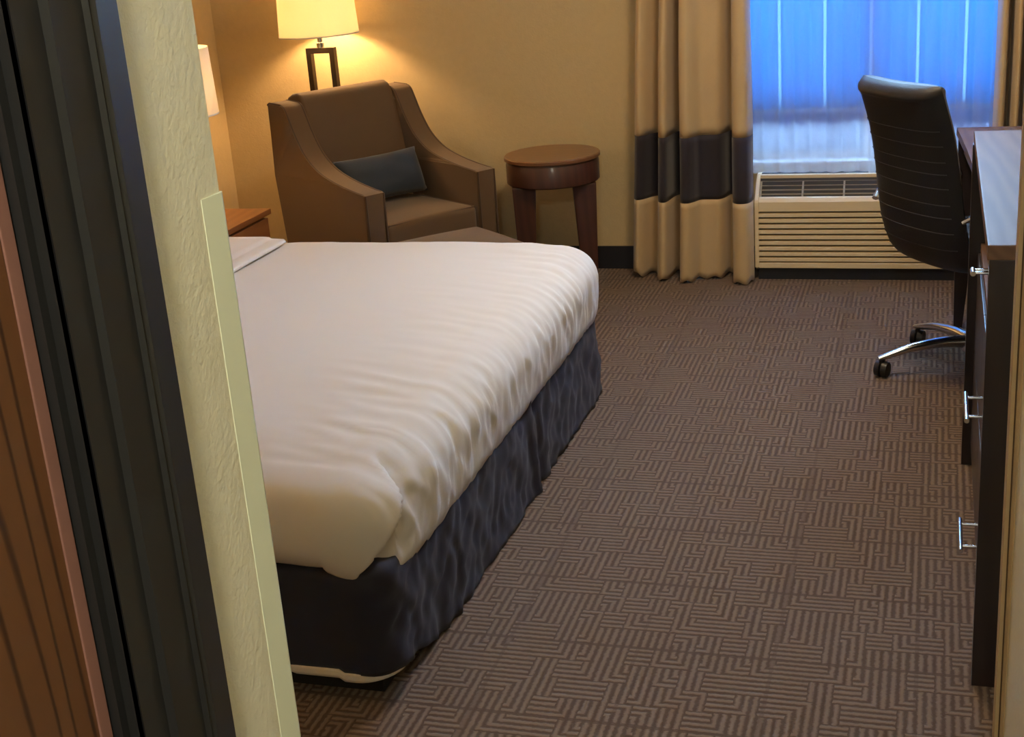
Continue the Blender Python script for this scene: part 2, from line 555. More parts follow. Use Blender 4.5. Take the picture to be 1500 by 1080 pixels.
# black door frame and oak door in the hall wall --------------------------------
def ray_y(px, py, X):
    d = ROT @ np.array([px-CX, py-CY, F_PX])
    return float(d[1]*X/d[0])
def cy_(px, X):
    return ray_y(px, 1080.0, X)
xf = HXL + 0.020
x1_, x2_, x3_ = HXL+0.008, HXL+0.0145, HXL+0.019
yr1, yr2 = cy_(250, x1_), cy_(303, x2_)
casing = [(HXL, cy_(346, x3_-0.003)), (x3_-0.003, cy_(346, x3_-0.003)), (x3_-0.0005, yr2+0.010), (x3_-0.003, yr2+0.007), (x3_-0.003, yr2+0.004), (x3_, yr2+0.0012), (x2_, yr2),
          (x2_, yr1+0.0015), (x1_, yr1), (x1_-0.001, cy_(214, x1_-0.001)), (HXL+0.004, cy_(212, HXL+0.004)), (HXL, cy_(212, HXL+0.004))]
dr = empty('door_1', (0, 0, 0))
struct(dr, 'oak hall door in a black moulded frame')
c = prism('casing', casing, 'z', 0.0, 2.14, 'black_paint', dr)
jamb_y = cy_(212, HXL+0.004)
XD = HXL - 0.016
yd = cy_(164, XD)
boxes('jamb', [((HXL-0.12, jamb_y, 0), (HXL+0.004, jamb_y+0.019, 2.10))], 'black_paint', dr)
boxes('door_stop', [((HXL-0.07, cy_(181, HXL-0.008), 0), (HXL-0.008, jamb_y-0.0003, 2.064))], 'black_paint', dr)
bm = bmesh.new(); add_box(bm, (XD-0.04, DY0+0.02, 0.012), (XD, cy_(147, XD), 2.06))
slab = from_bm('door_slab', bm, 'oak', dr)
box('edge_band', (XD-0.04, cy_(147, XD), 0.012), (XD+0.0015, yd, 2.06), 'oak_edge', slab, 0.001)
boxes('jamb', [((HXL-0.12, DY0-0.01, 0), (HXL+0.003, DY0+0.016, 2.10))], 'black_paint', dr)
boxes('head_jamb', [((HXL-0.12, DY0-0.01, 2.065), (HXL+0.003, jamb_y, 2.10))], 'black_paint', dr)
boxes('casing', [((HXL, DY0-0.08, 0), (HXL+0.018, DY0, 2.14))], 'black_paint', dr, 0.003)
boxes('head_casing', [((HXL, DY0-0.08, 2.08), (HXL+0.0175, cy_(346, HXL+0.012)-0.001, 2.16))], 'black_paint', dr, 0.003)
# lever handle on the far (out of frame) stile
tube('lever', [(XD, DY0+0.08, 1.0), (XD+0.05, DY0+0.08, 1.0), (XD+0.055, DY0+0.10, 1.0), (XD+0.055, DY0+0.19, 1.0)], 0.009, 'chrome', slab)

# vinyl guard on the corner of the pale wall
g = 0.031
gz = 1.343
tag(prism('corner_guard', [(HXL, HYL-g), (HXL+0.0006, HYL-g+0.0004), (HXL+0.003, HYL-0.002), (HXL+0.001, HYL+0.003), (HXL-g, HYL+0.003), (HXL-g, HYL), (HXL, HYL)],
          'z', 0.005, gz, 'guard', None),
    'pale green vinyl guard covering the edge of the textured wall', 'corner guard')

# tan moulded trim on the opposite hall corner
tr = struct(empty('trim_1'), 'tan moulded wood trim beside the dresser')
def xy_at(px, py, Y):
    d = ROT @ np.array([px-CX, py-CY, F_PX])
    return float(d[0]*Y/d[1])
Y0 = 2.20
xa, xb, xc, xd_ = (xy_at(p, 640, Y0) for p in (1478.0, 1484.0, 1486.5, 1493.5))
prism('outer_bead', [(xa, Y0), (xa-0.0006, Y0+0.006), (xa, Y0+0.062), (xb, Y0+0.062), (xb, Y0)], 'z', 0, 2.4, 'tan_trim', tr)
prism('groove', [(xb, Y0+0.004), (xb, Y0+0.058), (xc, Y0+0.058), (xc, Y0+0.004)], 'z', 0, 2.4, 'tan_trim_dark', tr)
prism('inner_bead', [(xc, Y0-0.004), (xc, Y0+0.062), (HXR, Y0+0.062), (HXR, Y0-0.012), (HXR-0.002, Y0-0.012)], 'z', 0, 2.4, 'tan_trim', tr)

# ------------------------------------------------------------------ window
win = struct(empty('window_1', (0, 0, 0)), 'window with white frame behind sheers')
FY0, FY1 = WY+0.09, WY+0.15
TZ0 = 1.78                   # bar under the added transom
RZ0, RZ1 = 0.635, 0.685      # lower rail
bm = bmesh.new()
for lo, hi in (((WX0, FY0, WZ0), (WX0+0.05, FY1, WZ1)), ((WX1-0.05, FY0, WZ0), (WX1, FY1, WZ1)),
               ((WX0+0.05, FY0, WZ0), (WX1-0.05, FY1, WZ0+0.035)), ((WX0+0.05, FY0, WZ1-0.05), (WX1-0.05, FY1, WZ1)),
               ((WX0+0.05, FY0, RZ0), (WX1-0.05, FY1, RZ1)), ((WX0+0.05, FY0, TZ0), (WX1-0.05, FY1, TZ0+0.05))):
    add_box(bm, lo, hi)
from_bm('frame', bm, 'white_frame', win)
box('mullion', (-0.275, FY0-0.003, WZ0+0.035), (-0.225, FY1-0.003, WZ1-0.05), 'white_frame', win, 0.004)
for (a, b) in ((WX0+0.05, -0.275), (-0.225, WX1-0.05)):
    box('pane', (a, FY0+0.028, WZ0+0.035), (b, FY0+0.032, RZ0), 'dimming_film', win, 0)
    box('pane', (a, FY0+0.028, RZ1), (b, FY0+0.032, TZ0), 'glass', win, 0)
    box('pane', (a, FY0+0.028, TZ0+0.05), (b, FY0+0.032, WZ1-0.05), 'glass', win, 0)  # added transom, out of view, left uncovered to let in more daylight
box('window_sill', (WX0, WY+0.002, WZ0), (WX1, FY0, WZ0+0.012), 'white_frame', win, 0.003)

# vertical blind hanging in the window reveal
bl = tag(empty('vertical_blind', (0, WY+0.05, 0.68)), 'vertical blind of wide translucent pale blue vanes behind the sheers', 'blind')
box('headrail', (WX0+0.003, -0.045, 1.09), (WX1-0.003, 0.038, 1.13), 'white_frame', bl, 0.003)
me0 = None
for k in range(-4, 4):
    xk = -0.2475 + 0.177*k + 0.177
    if xk-0.177/2 < WX0-0.05 or xk > WX1+0.1:
        continue
    lo_, hi_ = xk-0.177+0.006, xk-0.006
    lo_, hi_ = max(lo_, WX0+0.004), min(hi_, WX1-0.004)
    if hi_-lo_ < 0.03: continue
    P = np.zeros((2, 9, 3))
    for i, z in enumerate((-0.02, 1.09)):
        for j in range(9):
            u = j/8
            P[i, j] = (lo_+(hi_-lo_)*u, -0.012*math.sin(PI*u), z)
    grid_mesh('vane', P, 'vane', bl, 0.0008)
    if hi_ < WX1-0.02:
        box('light_gap_strip', (hi_-0.003, 0.001, -0.015), (hi_+0.015, 0.003, 1.09), 'light_gap', bl, 0)  # pale strip stands in for the bright light between two vanes

# outside: paving seen dimly through the voile
struct(box('outside_ground', (-14, WY+0.6, -0.5), (14, WY+30, -0.35), plain('outside_paving', (0.55, 0.50, 0.47), 0.9), bevel=0), 'pale paving outside the window')

# ------------------------------------------------------------------ sheers
def sheer(x0, x1, seed, label, yc, zb=0.415):
    n, m = 44, 200
    P = np.zeros((n, m, 3))
    for i in range(n):
        z = zb + (1.80-zb)*i/(n-1)
        for j in range(m):
            u = j/(m-1)
            x = x0+(x1-x0)*u
            a = 0.007+0.004*nz(seed, u*3, z*0.4)
            ph = u*(x1-x0)/0.062*2*PI + 1.2*nz(seed+5, u*4, z*0.5)
            y = yc + a*math.sin(ph) + 0.004*math.sin(ph*0.37+seed)
            P[i, j] = (x+0.004*math.cos(ph), min(y, 5.558), z)
    o = grid_mesh('sheer_curtain', P, 'sheer')
    return tag(o, label, 'sheer curtain', 'sheers across the window')
sheer(-0.80, -0.232, 1.3, 'white voile sheer hanging above the air conditioner beside the gold drape', 5.550)
sheer(-0.250, 0.385, 4.7, 'white voile sheer hanging behind the black office chair', 5.519)

# ------------------------------------------------------------------ drapes
def drape(name, ctrl, label, flare, zb0, zt=1.84, seed=0.0, xfix=0.0):
    root = tag(empty(name, (0, 0, 0)), label, 'drape', 'gold drapes with navy band')
    prof = catmull(ctrl, 7)
    ZB = (0.335, 0.598)
    def sheet(pname, za, zb, mat, n, hem=False):
        P = np.zeros((n, len(prof), 3))
        for i in range(n):
            for j, (x, y) in enumerate(prof):
                zlo = za
                if hem:
                    zlo = za + max(0.0, 0.05*(j/len(prof) < 0.12)*(1-j/len(prof)/0.12)) + 0.006*math.sin(j*0.5)
                z = zlo + (zb-zlo)*i/(n-1)
                s = max(0.0, (1.15-z)/1.15)
                xx = xfix + (x-xfix)*(1+flare*s)
                yy = 5.445 + (y-5.445)*(1.55+0.12*s) + 0.006*nz(x*9+seed, z*2.2, 3.3)
                xx += 0.006*nz(x*7+seed, z*1.7, 9.1)
                P[i, j] = (xx, min(yy, 5.562), z)
        return grid_mesh(pname, P, mat, root, 0.003)
    sheet('lower_panel', zb0, ZB[0], 'gold_cloth', 14, True)
    sheet('band', ZB[0], ZB[1], 'navy_cloth', 10)
    sheet('upper_panel', ZB[1], zt, 'gold_cloth', 40)
    return root
left_ctrl = [(-1.150, 5.53), (-1.140, 5.46), (-1.122, 5.43), (-1.100, 5.44), (-1.075, 5.47), (-1.052, 5.48), (-1.040, 5.43), (-1.026, 5.402), (-1.005, 5.405),
             (-0.990, 5.47), (-0.972, 5.492), (-0.958, 5.45), (-0.950, 5.395), (-0.925, 5.385), (-0.905, 5.40), (-0.885, 5.425), (-0.850, 5.428), (-0.815, 5.43),
             (-0.795, 5.45), (-0.780, 5.488), (-0.764, 5.47), (-0.754, 5.40), (-0.735, 5.378), (-0.705, 5.38), (-0.692, 5.40), (-0.689, 5.43)]
drape('drape', left_ctrl, 'gold satin drape with a navy band, hanging beside the round table', 0.14, 0.008, xfix=-0.689)
right_ctrl = []
for k in range(9):
    x = 0.215 + k*0.05
    right_ctrl += [(x, 5.405 + 0.01*(k % 2)), (x+0.018, 5.40), (x+0.030, 5.47), (x+0.042, 5.48)]
right_ctrl = [(x, y-0.085) for x, y in [(0.205, 5.46)] + right_ctrl]
drape('drape', right_ctrl, 'gold satin drape with a navy band, hanging behind the desk', 0.02, 0.008, seed=4.0, xfix=0.40)
tr_ = tube('curtain_rod', [(-1.30, 5.45, 1.865), (0.64, 5.45, 1.865)], 0.014, 'bronze')
tag(tr_, 'dark metal rod carrying the drapes above the window', 'curtain rod')

# ------------------------------------------------------------------ wall air conditioner
ac = tag(empty('air_conditioner', (-0.684, 0, 0)), 'beige through-wall air conditioner with slatted front under the window', 'air conditioner')
ACW, ACF = 1.07, 5.415
box('subbase', (0.012, ACF+0.012, 0.0), (ACW-0.012, WY-0.001, 0.052), 'subbase', ac, 0.002)
prism('housing', [(ACF+0.022, 0.050), (WY-0.001, 0.050), (WY-0.001, 0.412), (ACF+0.098, 0.412), (ACF+0.092, 0.404), (ACF+0.022, 0.318)], 'x', 0.004, ACW-0.004, 'ptac_dark', ac)
prism('side_cheek', [(ACF, 0.052), (WY-0.001, 0.052), (WY-0.001, 0.414), (ACF+0.098, 0.414), (ACF+0.004, 0.330), (ACF, 0.32)], 'x', 0.0, 0.016, 'ptac', ac, 0.003)
prism('side_cheek', [(ACF, 0.052), (WY-0.001, 0.052), (WY-0.001, 0.414), (ACF+0.098, 0.414), (ACF+0.004, 0.330), (ACF, 0.32)], 'x', ACW-0.016, ACW, 'ptac', ac, 0.003)
prism('front_band', [(ACF, 0.284), (ACF+0.02, 0.284), (ACF+0.03, 0.338), (ACF+0.012, 0.336), (ACF, 0.322)], 'x', 0.016, ACW-0.016, 'ptac', ac, 0.003)
box('bottom_rail', (0.016, ACF-0.001, 0.050), (ACW-0.016, ACF+0.022, 0.072), 'ptac', ac, 0.003)
box('top_rim', (0.016, ACF+0.088, 0.400), (ACW-0.016, ACF+0.112, 0.414), 'ptac', ac, 0.003)
bm = bmesh.new()
NS = 9
for (y, z) in ((0, 0), ):
    pts = [(0.0, 0.0), (0.0, 0.0125), (0.010, 0.0150), (0.020, 0.0150), (0.020, 0.002), (0.010, 0.0)]
o0 = prism('slat', [(ACF+p[0], p[1]) for p in pts], 'x', 0.016, ACW-0.016, 'ptac', ac)
o0.location = (0, 0, 0.078)
for k in range(1, NS):
    o = o0.copy(); COL.objects.link(o); o.parent = ac; o.location = (0, 0, 0.078+k*0.0229)
# sloping outlet grille: dividers and louvres
sl = math.atan2(0.075, 0.078)
lv0 = None
ex = [0.020, 0.186, 0.347, 0.508, 0.669, 0.830, 0.991, ACW-0.020]
for x in ex[:-1]:
    prism('divider', [(ACF+0.020, 0.326), (ACF+0.028, 0.320), (ACF+0.098, 0.394), (ACF+0.092, 0.402)], 'x', x-0.003, x+0.004, 'ptac_grille', ac)
for k in range(5):
    t_ = (k+0.6)/5.2
    yy, zz = ACF+0.022+t_*0.068, 0.324+t_*0.074
    lv = prism('louver', [(yy-0.002, zz-0.004), (yy+0.012, zz-0.004), (yy+0.012, zz-0.001), (yy-0.002, zz+0.002)], 'x', 0.016, ACW-0.016, 'ptac_grille', ac)

# ------------------------------------------------------------------ bed
BX0, BX1 = -3.03, -1.035     # head, foot
BY0, BY1 = 2.205, 4.115
bed = tag(empty('bed', ((BX0+BX1)/2, (BY0+BY1)/2, 0)), 'king bed on a black plinth with a dark fabric wrap around its box spring', 'bed')
bo = Vector(bed.location)
def loc_pts(P, o=bo):
    P = np.array(P, float); P[..., 0] -= o.x; P[..., 1] -= o.y
    return P
box('plinth', (BX0+0.03-bo.x, 2.262-bo.y, 0), (-1.068-bo.x, 4.06-bo.y, 0.10), 'plinth', bed, 0.003)
box('box_spring', (BX0-bo.x, BY0+0.02-bo.y, 0.10), (BX1-0.02-bo.x, BY1-0.02-bo.y, 0.315), 'plinth', bed, 0.03, 3)
# mattress under the duvet
box('mattress', (BX0-bo.x, BY0+0.05-bo.y, 0.315), (BX1-0.05-bo.x, BY1-0.05-bo.y, 0.485), 'white_linen', bed, 0.05, 4, True)
# perimeter path: head end of near side -> foot -> head end of far side
def perimeter(x0, x1, y0, y1, r, step):
    pts = []
    L = x1-r-x0
    n = max(2, int(L/step))
    for i in range(n+1): pts.append((x0+L*i/n, y0, 0.0, -1.0))
    m_ = max(4, int(r*PI/2/step))
    for i in range(1, m_+1):
        a = -PI/2+PI/2*i/m_
        pts.append((x1-r+r*math.cos(a), y0+r+r*math.sin(a), math.cos(a), math.sin(a)))
    L2 = y1-y0-2*r
    n = max(2, int(L2/step))
    for i in range(1, n+1): pts.append((x1, y0+r+L2*i/n, 1.0, 0.0))
    for i in range(1, m_+1):
        a = PI/2*i/m_
        pts.append((x1-r+r*math.cos(a), y1-r+r*math.sin(a), math.cos(a), math.sin(a)))
    n = max(2, int(L/step))
    for i in range(1, n+1): pts.append((x1-r-L*i/n, y1, 0.0, 1.0))
    return pts
PER = perimeter(BX0+0.02, BX1+0.005, BY0, BY1, 0.07, 0.012)
def hem_z(x, y):
    # the wrap rides up along the near side and reaches the carpet along the foot
    if x < BX1-0.10 and y < 3: return 0.083
    if y > 3.9 and x < BX1-0.1: return 0.02
    s = min(1.0, max(0.0, (y-BY0)/0.36))
    s = s*s*(3-2*s)
    return 0.075*(1-s)+0.004*s
def skirt_row(f, grow=0.0):
    row = []
    for (x, y, nx, ny) in PER:
        zb = hem_z(x, y)
        z = zb+(0.325-zb)*f
        foot = max(0.0, nx)
        amp = 0.002+0.0085*foot
        w = amp*(nz(x*6, y*7+z*4, z*6)+0.75*(1-2*abs(nz(x*9, y*15-z*9, z*13)))+0.45*nz(x*20, y*38+z*12, z*24))
        # overlapping pleats along the foot
        for yp in (3.27, 3.34):
            w += 0.012*foot*math.exp(-((y-yp)/0.022)**2)*(1.0 if yp < 3.3 else -0.8)
        w += 0.010*(1-f)*foot                      # flares to the floor
        inn = max(0.0, (f-0.86)/0.14)
        w -= 0.05*inn*inn
        row.append((x+nx*(w+grow), y+ny*(w+grow), z - 0.004*inn))
    return row
NF = 22
P = np.array([skirt_row(i/(NF-1)) for i in range(NF)])
grid_mesh('bed_wrap', loc_pts(P), 'skirt', bed, 0.004)
# pale elastic hem that shows below the wrap
hem = []
for i in range(4):
    row = []
    for (x, y, nx, ny) in [q for q in PER if q[1] < BY0+0.13]:
        zb = hem_z(x, y)
        s = min(1.0, max(0.0, (y-BY0)/0.13))
        hgt = 0.019*(1-s)+0.0005
        if x < -1.235: hgt *= 0.35+0.65*max(0.0, 1-(-1.235-x)/0.03)
        d = 0.004
        row.append((x+nx*(d+0.006*max(0, nx)), y+ny*d, zb+0.002-hgt*(i/3)))
    hem.append(row)
grid_mesh('hem', loc_pts(np.array(hem)), 'white_hem', bed, 0.003)
box('headboard', (XL+0.001-bo.x, BY0-0.05-bo.y, 0.10), (BX0-0.012-bo.x, BY1+0.05-bo.y, 1.15), 'headboard', bed, 0.006)

# duvet: rounded drape over the mattress
def duvet():
    r = 0.115
    x1, y0, y1, zt = BX1+0.015, BY0-0.012, BY1+0.022, 0.508
    x0 = -2.97
    # s runs across the bed (near drop, top, far drop); t runs from head to foot drop
    nd = 34
    step_top = 0.010
    ys = np.arange(y0+r, y1-r+1e-6, step_top); ys = np.linspace(y0+r, y1-r, len(ys))
    xs = np.linspace(x0, x1-r, int((x1-r-x0)/0.02))
    us = np.linspace(0, 1, nd+1)[1:]
    S = [('d', -u) for u in us[::-1]] + [('t', y) for y in ys] + [('d', u) for u in us]
    T = [('t', x) for x in xs] + [('d', u) for u in us]
    P = np.zeros((len(S), len(T), 3))
    def zedge(th, x, y):
        # th: 0 foot, -90 near side, +90 far side
        if th < 0:
            k = -th/(PI/2)
            k = k*k*(3-2*k)
            zf = 0.222+0.025*math.sin(y*5.0)*0.5
            if y < 2.75:
                q = (2.75-y)/(2.75-y0)
                zf += 0.075*q*q
            ze = zf*(1-k)+0.318*k
            return ze
        k = th/(PI/2)
        return 0.225*(1-k)+0.24*k
    def ztop(x, y):
        e = min(1.0, max(0.0, (x-(x1-r-0.36))/0.36))**1.6
        z = zt + 0.006*nz(x*3, y*3, 1.0) + 0.0045*e*nz(x*7, y*26+x*5, 2.0) - 0.012*e*e
        z += 0.0055*e*max(0, 1-abs(nz(y*12+x*2.0, x*4.0, 31.0))*3.5)*max(0, 0.3+nz(y*2.6, x*2, 8.0)*1.8)
        q = max(0.0, 1-(y-y0-r)/0.25)
        return z - 0.010*q*q
    for i, (sk, sv) in enumerate(S):
        for j, (tk, tv) in enumerate(T):
            oy = 0.0 if sk == 't' else sv
            ox = 0.0 if tk == 't' else tv
            bx = tv if tk == 't' else x1-r
            by = sv if sk == 't' else (y0+r if sv < 0 else y1-r)
            u = max(abs(oy), ox)
            if u == 0:
                x, y, z = bx, by, zt
                z = ztop(x, y)
                P[i, j] = (x, y, z); continue
            th = math.atan2(oy, ox) if ox > 0 or oy != 0 else 0
            dirx, diry = math.cos(th), math.sin(th)
            if ox == 0: th = math.copysign(PI/2, oy); dirx, diry = 0.0, math.copysign(1, oy)
            if oy == 0: th, dirx, diry = 0.0, 1.0, 0.0
            ze = zedge(th, bx+dirx*r, by+diry*r)
            total = r*PI/2 + max(0.02, zt-r-ze)
            d = u*total
            if d < r*PI/2:
                h, v = r*math.sin(d/r), r*(1-math.cos(d/r))
            else:
                h, v = r, r+(d-r*PI/2)
            x, y, z = bx+dirx*h, by+diry*h, zt-v+(ztop(bx, by)-zt)*(1-u)
            foot = max(0.0, dirx)
            # bulge and tuck-in of the cloth
            w = 0.012*math.sin(PI*min(1, u))
            w -= 0.03*max(0, (u-0.78)/0.22)**2
            # gathered creases that run over the foot edge
            cr = (nz(y*30+x*3, z*5, 5.0)+0.6*nz(y*55, z*9, 7.0))
            amp = 0.0055*math.sin(PI*min(1, u*0.9+0.1))*(0.5+0.9*max(0, nz(y*2.2, 3.0, 1.0)+0.35))
            w += foot*amp*cr
            rg = 1-abs(nz(y*13+z*7, z*4-y*2, 11.0))*3.2
            rg2 = 1-abs(nz(y*24-z*5, z*7, 13.0))*3.2
            env = foot*math.sin(PI*min(1, 0.12+u*0.85))*max(0.15, min(1, 0.55+nz(y*1.7, z*2, 21.0)*1.6))
            w += env*(0.0065*max(0, rg)+0.0040*max(0, rg2))
            w += 0.004*nz(x*9, y*9, z*9)*(1-foot*0.5)
            # hospital corner: a flap wraps the corner and ends in a slanting crease on the foot side
            if oy <= 0:
                if ox > 0:
                    k = -th/(PI/2)
                    p = by if oy == 0 else y0+r-k*r*PI/2
                    dn = min(1.0, max(0.0, (u-0.10)/0.22)); dn = dn*dn*(3-2*dn)
                    pc = 2.375-0.172*min(1.0, max(0.0, (u-0.12)/0.80))
                    side = min(1.0, max(0.0, (pc-p)/0.030+0.5)); side = side*side*(3-2*side)
                    fl_ = 0.016*dn
                    q = max(0.0, 1-max(0.0, p-pc)/0.20)
                    rec = -0.034*dn*q*q + 0.010*dn*q*nz(p*8, z*26-p*10, 4.0) + 0.006*dn*q*nz(p*16, z*44-p*22, 14.0)
                    w += fl_*side + rec*(1-side)
                    z -= 0.034*u**3*max(0, 1-abs(pc-p-0.012)/0.09)*min(1.0, max(0.0, (pc-p)/0.05+0.6))
                else:
                    dn = min(1.0, max(0.0, (u-0.10)/0.22)); dn = dn*dn*(3-2*dn)
                    w += 0.016*dn*max(0.0, 1-(x1-r-x)/0.45)
                    w += 0.006*nz(x*16, 1.0, z*10)*u
            P[i, j] = (x+dirx*w, y+diry*w, z+0.0015*nz(x*20, y*20, z*20))
    return P
dv = grid_mesh('duvet', duvet(), 'white_linen', None, 0.006)
tag(dv, 'white duvet tucked over the mattress with folded corner and creased foot edge', 'duvet')
# the turned-down sheet: a flat folded band across the bed
P = np.zeros((10, 60, 3))
prof = [(-2.56, 0.512), (-2.50, 0.524), (-2.30, 0.526), (-2.135, 0.527), (-2.120, 0.526), (-2.112, 0.521), (-2.105, 0.5205), (-2.068, 0.5195), (-2.062, 0.515), (-2.060, 0.508)]
for i, (x, z) in enumerate(prof):
    for j in range(60):
        y = BY0+0.10+(BY1-BY0-0.20)*j/59
        P[i, j] = (x+0.004*nz(1.0, y*5, 0), y, z+0.008+0.003*nz(x*4, y*4, 6.0))
fs = grid_mesh('folded_sheet', P, 'white_linen', None, 0.004)
tag(fs, 'white sheet turned down in a flat band across the duvet', 'sheet')
# pillows (behind the wall corner)
def pillow(name, loc, size, rot, mat, puff=0.5, parent=None):
    n = 22
    bm = bmesh.new()
    top = {}; bot = {}
    for i in range(n+1):
        for j in range(n+1):
            u, v = -1+2*i/n, -1+2*j/n
            e = (max(0, 1-abs(u)**2.6)*max(0, 1-abs(v)**2.6))**puff
            pin = 1-0.06*(1-abs(v)**2)*abs(u)**6
            pin2 = 1-0.07*(1-abs(u)**2)*abs(v)**6
            x, y = u*size[0]/2*pin, v*size[1]/2*pin2
            h = size[2]/2*e*(1+0.10*nz(u*2+loc[0], v*2, 1))
            top[i, j] = bm.verts.new((x, y, h))
            edge = i in (0, n) or j in (0, n)
            bot[i, j] = top[i, j] if edge else bm.verts.new((x, y, -h))
    for i in range(n):
        for j in range(n):
            bm.faces.new([top[i, j], top[i+1, j], top[i+1, j+1], top[i, j+1]])
            f = [bot[i, j], bot[i, j+1], bot[i+1, j+1], bot[i+1, j]]
            bm.faces.new(f)
    o = from_bm(name, bm, mat, parent, True)
    o.location = loc; o.rotation_euler = rot
    return o
for k, y in enumerate((2.66, 3.66)):
    tag(pillow('pillow', (-2.80, y, 0.615), (0.46, 0.82, 0.17), (0, -0.10, 0), 'white_linen'),
        ('white bed pillow at the headboard, beside the hall-side nightstand', 'white bed pillow at the headboard, beside the nightstand near the armchair')[k], 'pillow', 'bed pillows')

# ------------------------------------------------------------------ nightstands and lamps
def lamp_light(name, parent, z, watts):
    ld = bpy.data.lights.new(name, 'POINT')
    ld.energy = watts; ld.color = LAMP_WARM; ld.shadow_soft_size = 0.035
    o = bpy.data.objects.new(name, ld); COL.objects.link(o)
    o.parent = parent; o.location = (0, 0, z)
    return o

def shade(parent, r0, r1, z0, z1):
    t = 0.0015
    prof = [(r0, z0), (r1, z1), (r1-t, z1), (r0-t, z0)]
    sh = lathe('lamp_shade', prof, 'shade', parent, 56, True, True)
    lathe('shade_ring', [(r0+0.001, z0-0.001), (r0+0.001, z0+0.004), (r0-0.004, z0+0.004), (r0-0.004, z0-0.001)], 'white_frame', sh, 56, True, True)
    # spider arms that carry the shade
    bm = bmesh.new()
    for k in range(3):
        add_box(bm, (0, -0.0015, z1-0.03), (r1-0.002, 0.0015, z1-0.027), Matrix.Rotation(k*2*PI/3, 4, 'Z'))
    from_bm('spider', bm, 'chrome', sh)
    return sh

def bulb(parent, z):
    return lathe('bulb', [(0.0, z+0.055), (0.018, z+0.05), (0.029, z+0.03), (0.029, z+0.015), (0.016, z-0.02), (0.013, z-0.03), (0.013, z-0.05), (0.0, z-0.05)],
                 bulb_glass, parent, 20)
def bulb_mat():
    t = NT('bulb_opal')
    t.t.nodes.remove(t.p)
    tl = t.n('ShaderNodeBsdfTransparent'); em = t.n('ShaderNodeEmission')
    em.inputs[0].default_value = (*LAMP_WARM, 1); em.inputs[1].default_value = 3.0
    a = t.n('ShaderNodeAddShader')
    t.l(tl.outputs[0], a.inputs[0]); t.l(em.outputs[0], a.inputs[1]); t.l(a.outputs[0], t.out.inputs[0])
    return t.m
bulb_glass = bulb_mat()

# floor lamp behind the armchair
fl = tag(empty('floor_lamp', (-2.488, 5.395, 0), math.radians(-4)), 'lit floor lamp with open rectangular metal stem and cream drum shade behind the armchair', 'floor lamp')
box('base', (-0.10, -0.075, 0.0), (0.10, 0.075, 0.018), 'bronze', fl, 0.003)
boxes('stem', [((-0.066, -0.014, 0.018), (-0.044, 0.014, 0.985)), ((0.044, -0.014, 0.018), (0.066, 0.014, 0.985)),
               ((-0.066, -0.014, 0.985), (0.066, 0.014, 1.008))], 'bronze', fl, 0)
lathe('neck', [(0.016, 1.008), (0.016, 1.028), (0.011, 1.031), (0.011, 1.045), (0.014, 1.047), (0.014, 1.06), (0.008, 1.062), (0.008, 1.30), (0.0, 1.30)], 'chrome', fl, 20)
shade(fl, 0.168, 0.155, 1.062, 1.33)
bulb(fl, 1.17)
lamp_light('floor_lamp_bulb_light', fl, 1.175, FLOOR_LAMP_W)

def bedside(loc_n, label_n, label_l, lamp_xy, wy0, wy1, watts):
    ns = tag(empty('nightstand', (loc_n[0], loc_n[1], 0)), label_n, 'nightstand', 'nightstands')
    D, W, H = 0.60, wy1-wy0, 0.48
    x0, x1 = XL+0.012-loc_n[0], -2.46-loc_n[0]
    y0, y1 = wy0-loc_n[1], wy1-loc_n[1]
    box('carcass', (x0, y0+0.012, 0.07), (x1-0.02, y1-0.012, H-0.022), 'night_wood', ns, 0.003)
    box('top', (x0, y0, H-0.022), (x1+0.008, y1, H), 'night_wood', ns, 0.004)
    box('kick', (x0, y0+0.03, 0), (x1-0.05, y1-0.03, 0.07), 'plinth', ns, 0.002)
    for z0, z1 in ((0.085, 0.262), (0.27, 0.447)):
        d = box('drawer', (x1-0.02, y0+0.018, z0), (x1, y1-0.018, z1), 'night_wood', ns, 0.003)
        tube('handle', [(x1, y0+W/2-0.06, (z0+z1)/2), (x1+0.022, y0+W/2-0.06, (z0+z1)/2), (x1+0.022, y0+W/2+0.06, (z0+z1)/2), (x1, y0+W/2+0.06, (z0+z1)/2)], 0.005, 'chrome', d)
    lp = tag(empty('table_lamp', (lamp_xy[0], lamp_xy[1], H)), label_l, 'table lamp', 'bedside table lamps')
    box('base', (-0.07, -0.05, 0), (0.07, 0.05, 0.015), 'bronze', lp, 0.003)
    boxes('stem', [((-0.056, -0.012, 0.015), (-0.038, 0.012, 0.34)), ((0.038, -0.012, 0.015), (0.056, 0.012, 0.34)), ((-0.056, -0.012, 0.34), (0.056, 0.012, 0.358))], 'bronze', lp)
    lathe('neck', [(0.014, 0.358), (0.014, 0.375), (0.008, 0.378), (0.008, 0.62), (0.0, 0.62)], 'chrome', lp, 16)
    shade(lp, 0.150, 0.142, 0.408, 0.645)
    bulb(lp, 0.50)
    lamp_light('table_lamp_bulb_light', lp, 0.505, watts)
bedside((-2.76, 4.44), 'reddish wooden nightstand between the bed and the armchair', 'lit table lamp with cream drum shade on the nightstand beside the armchair', (-2.625, 4.40), 4.18, 4.69, BED_LAMP_W[0])
bedside((-2.76, 1.83), 'reddish wooden nightstand on the hall side of the bed', 'lit table lamp with cream drum shade on the hall-side nightstand', (-2.70, 1.86), 1.58, 2.09, BED_LAMP_W[1])

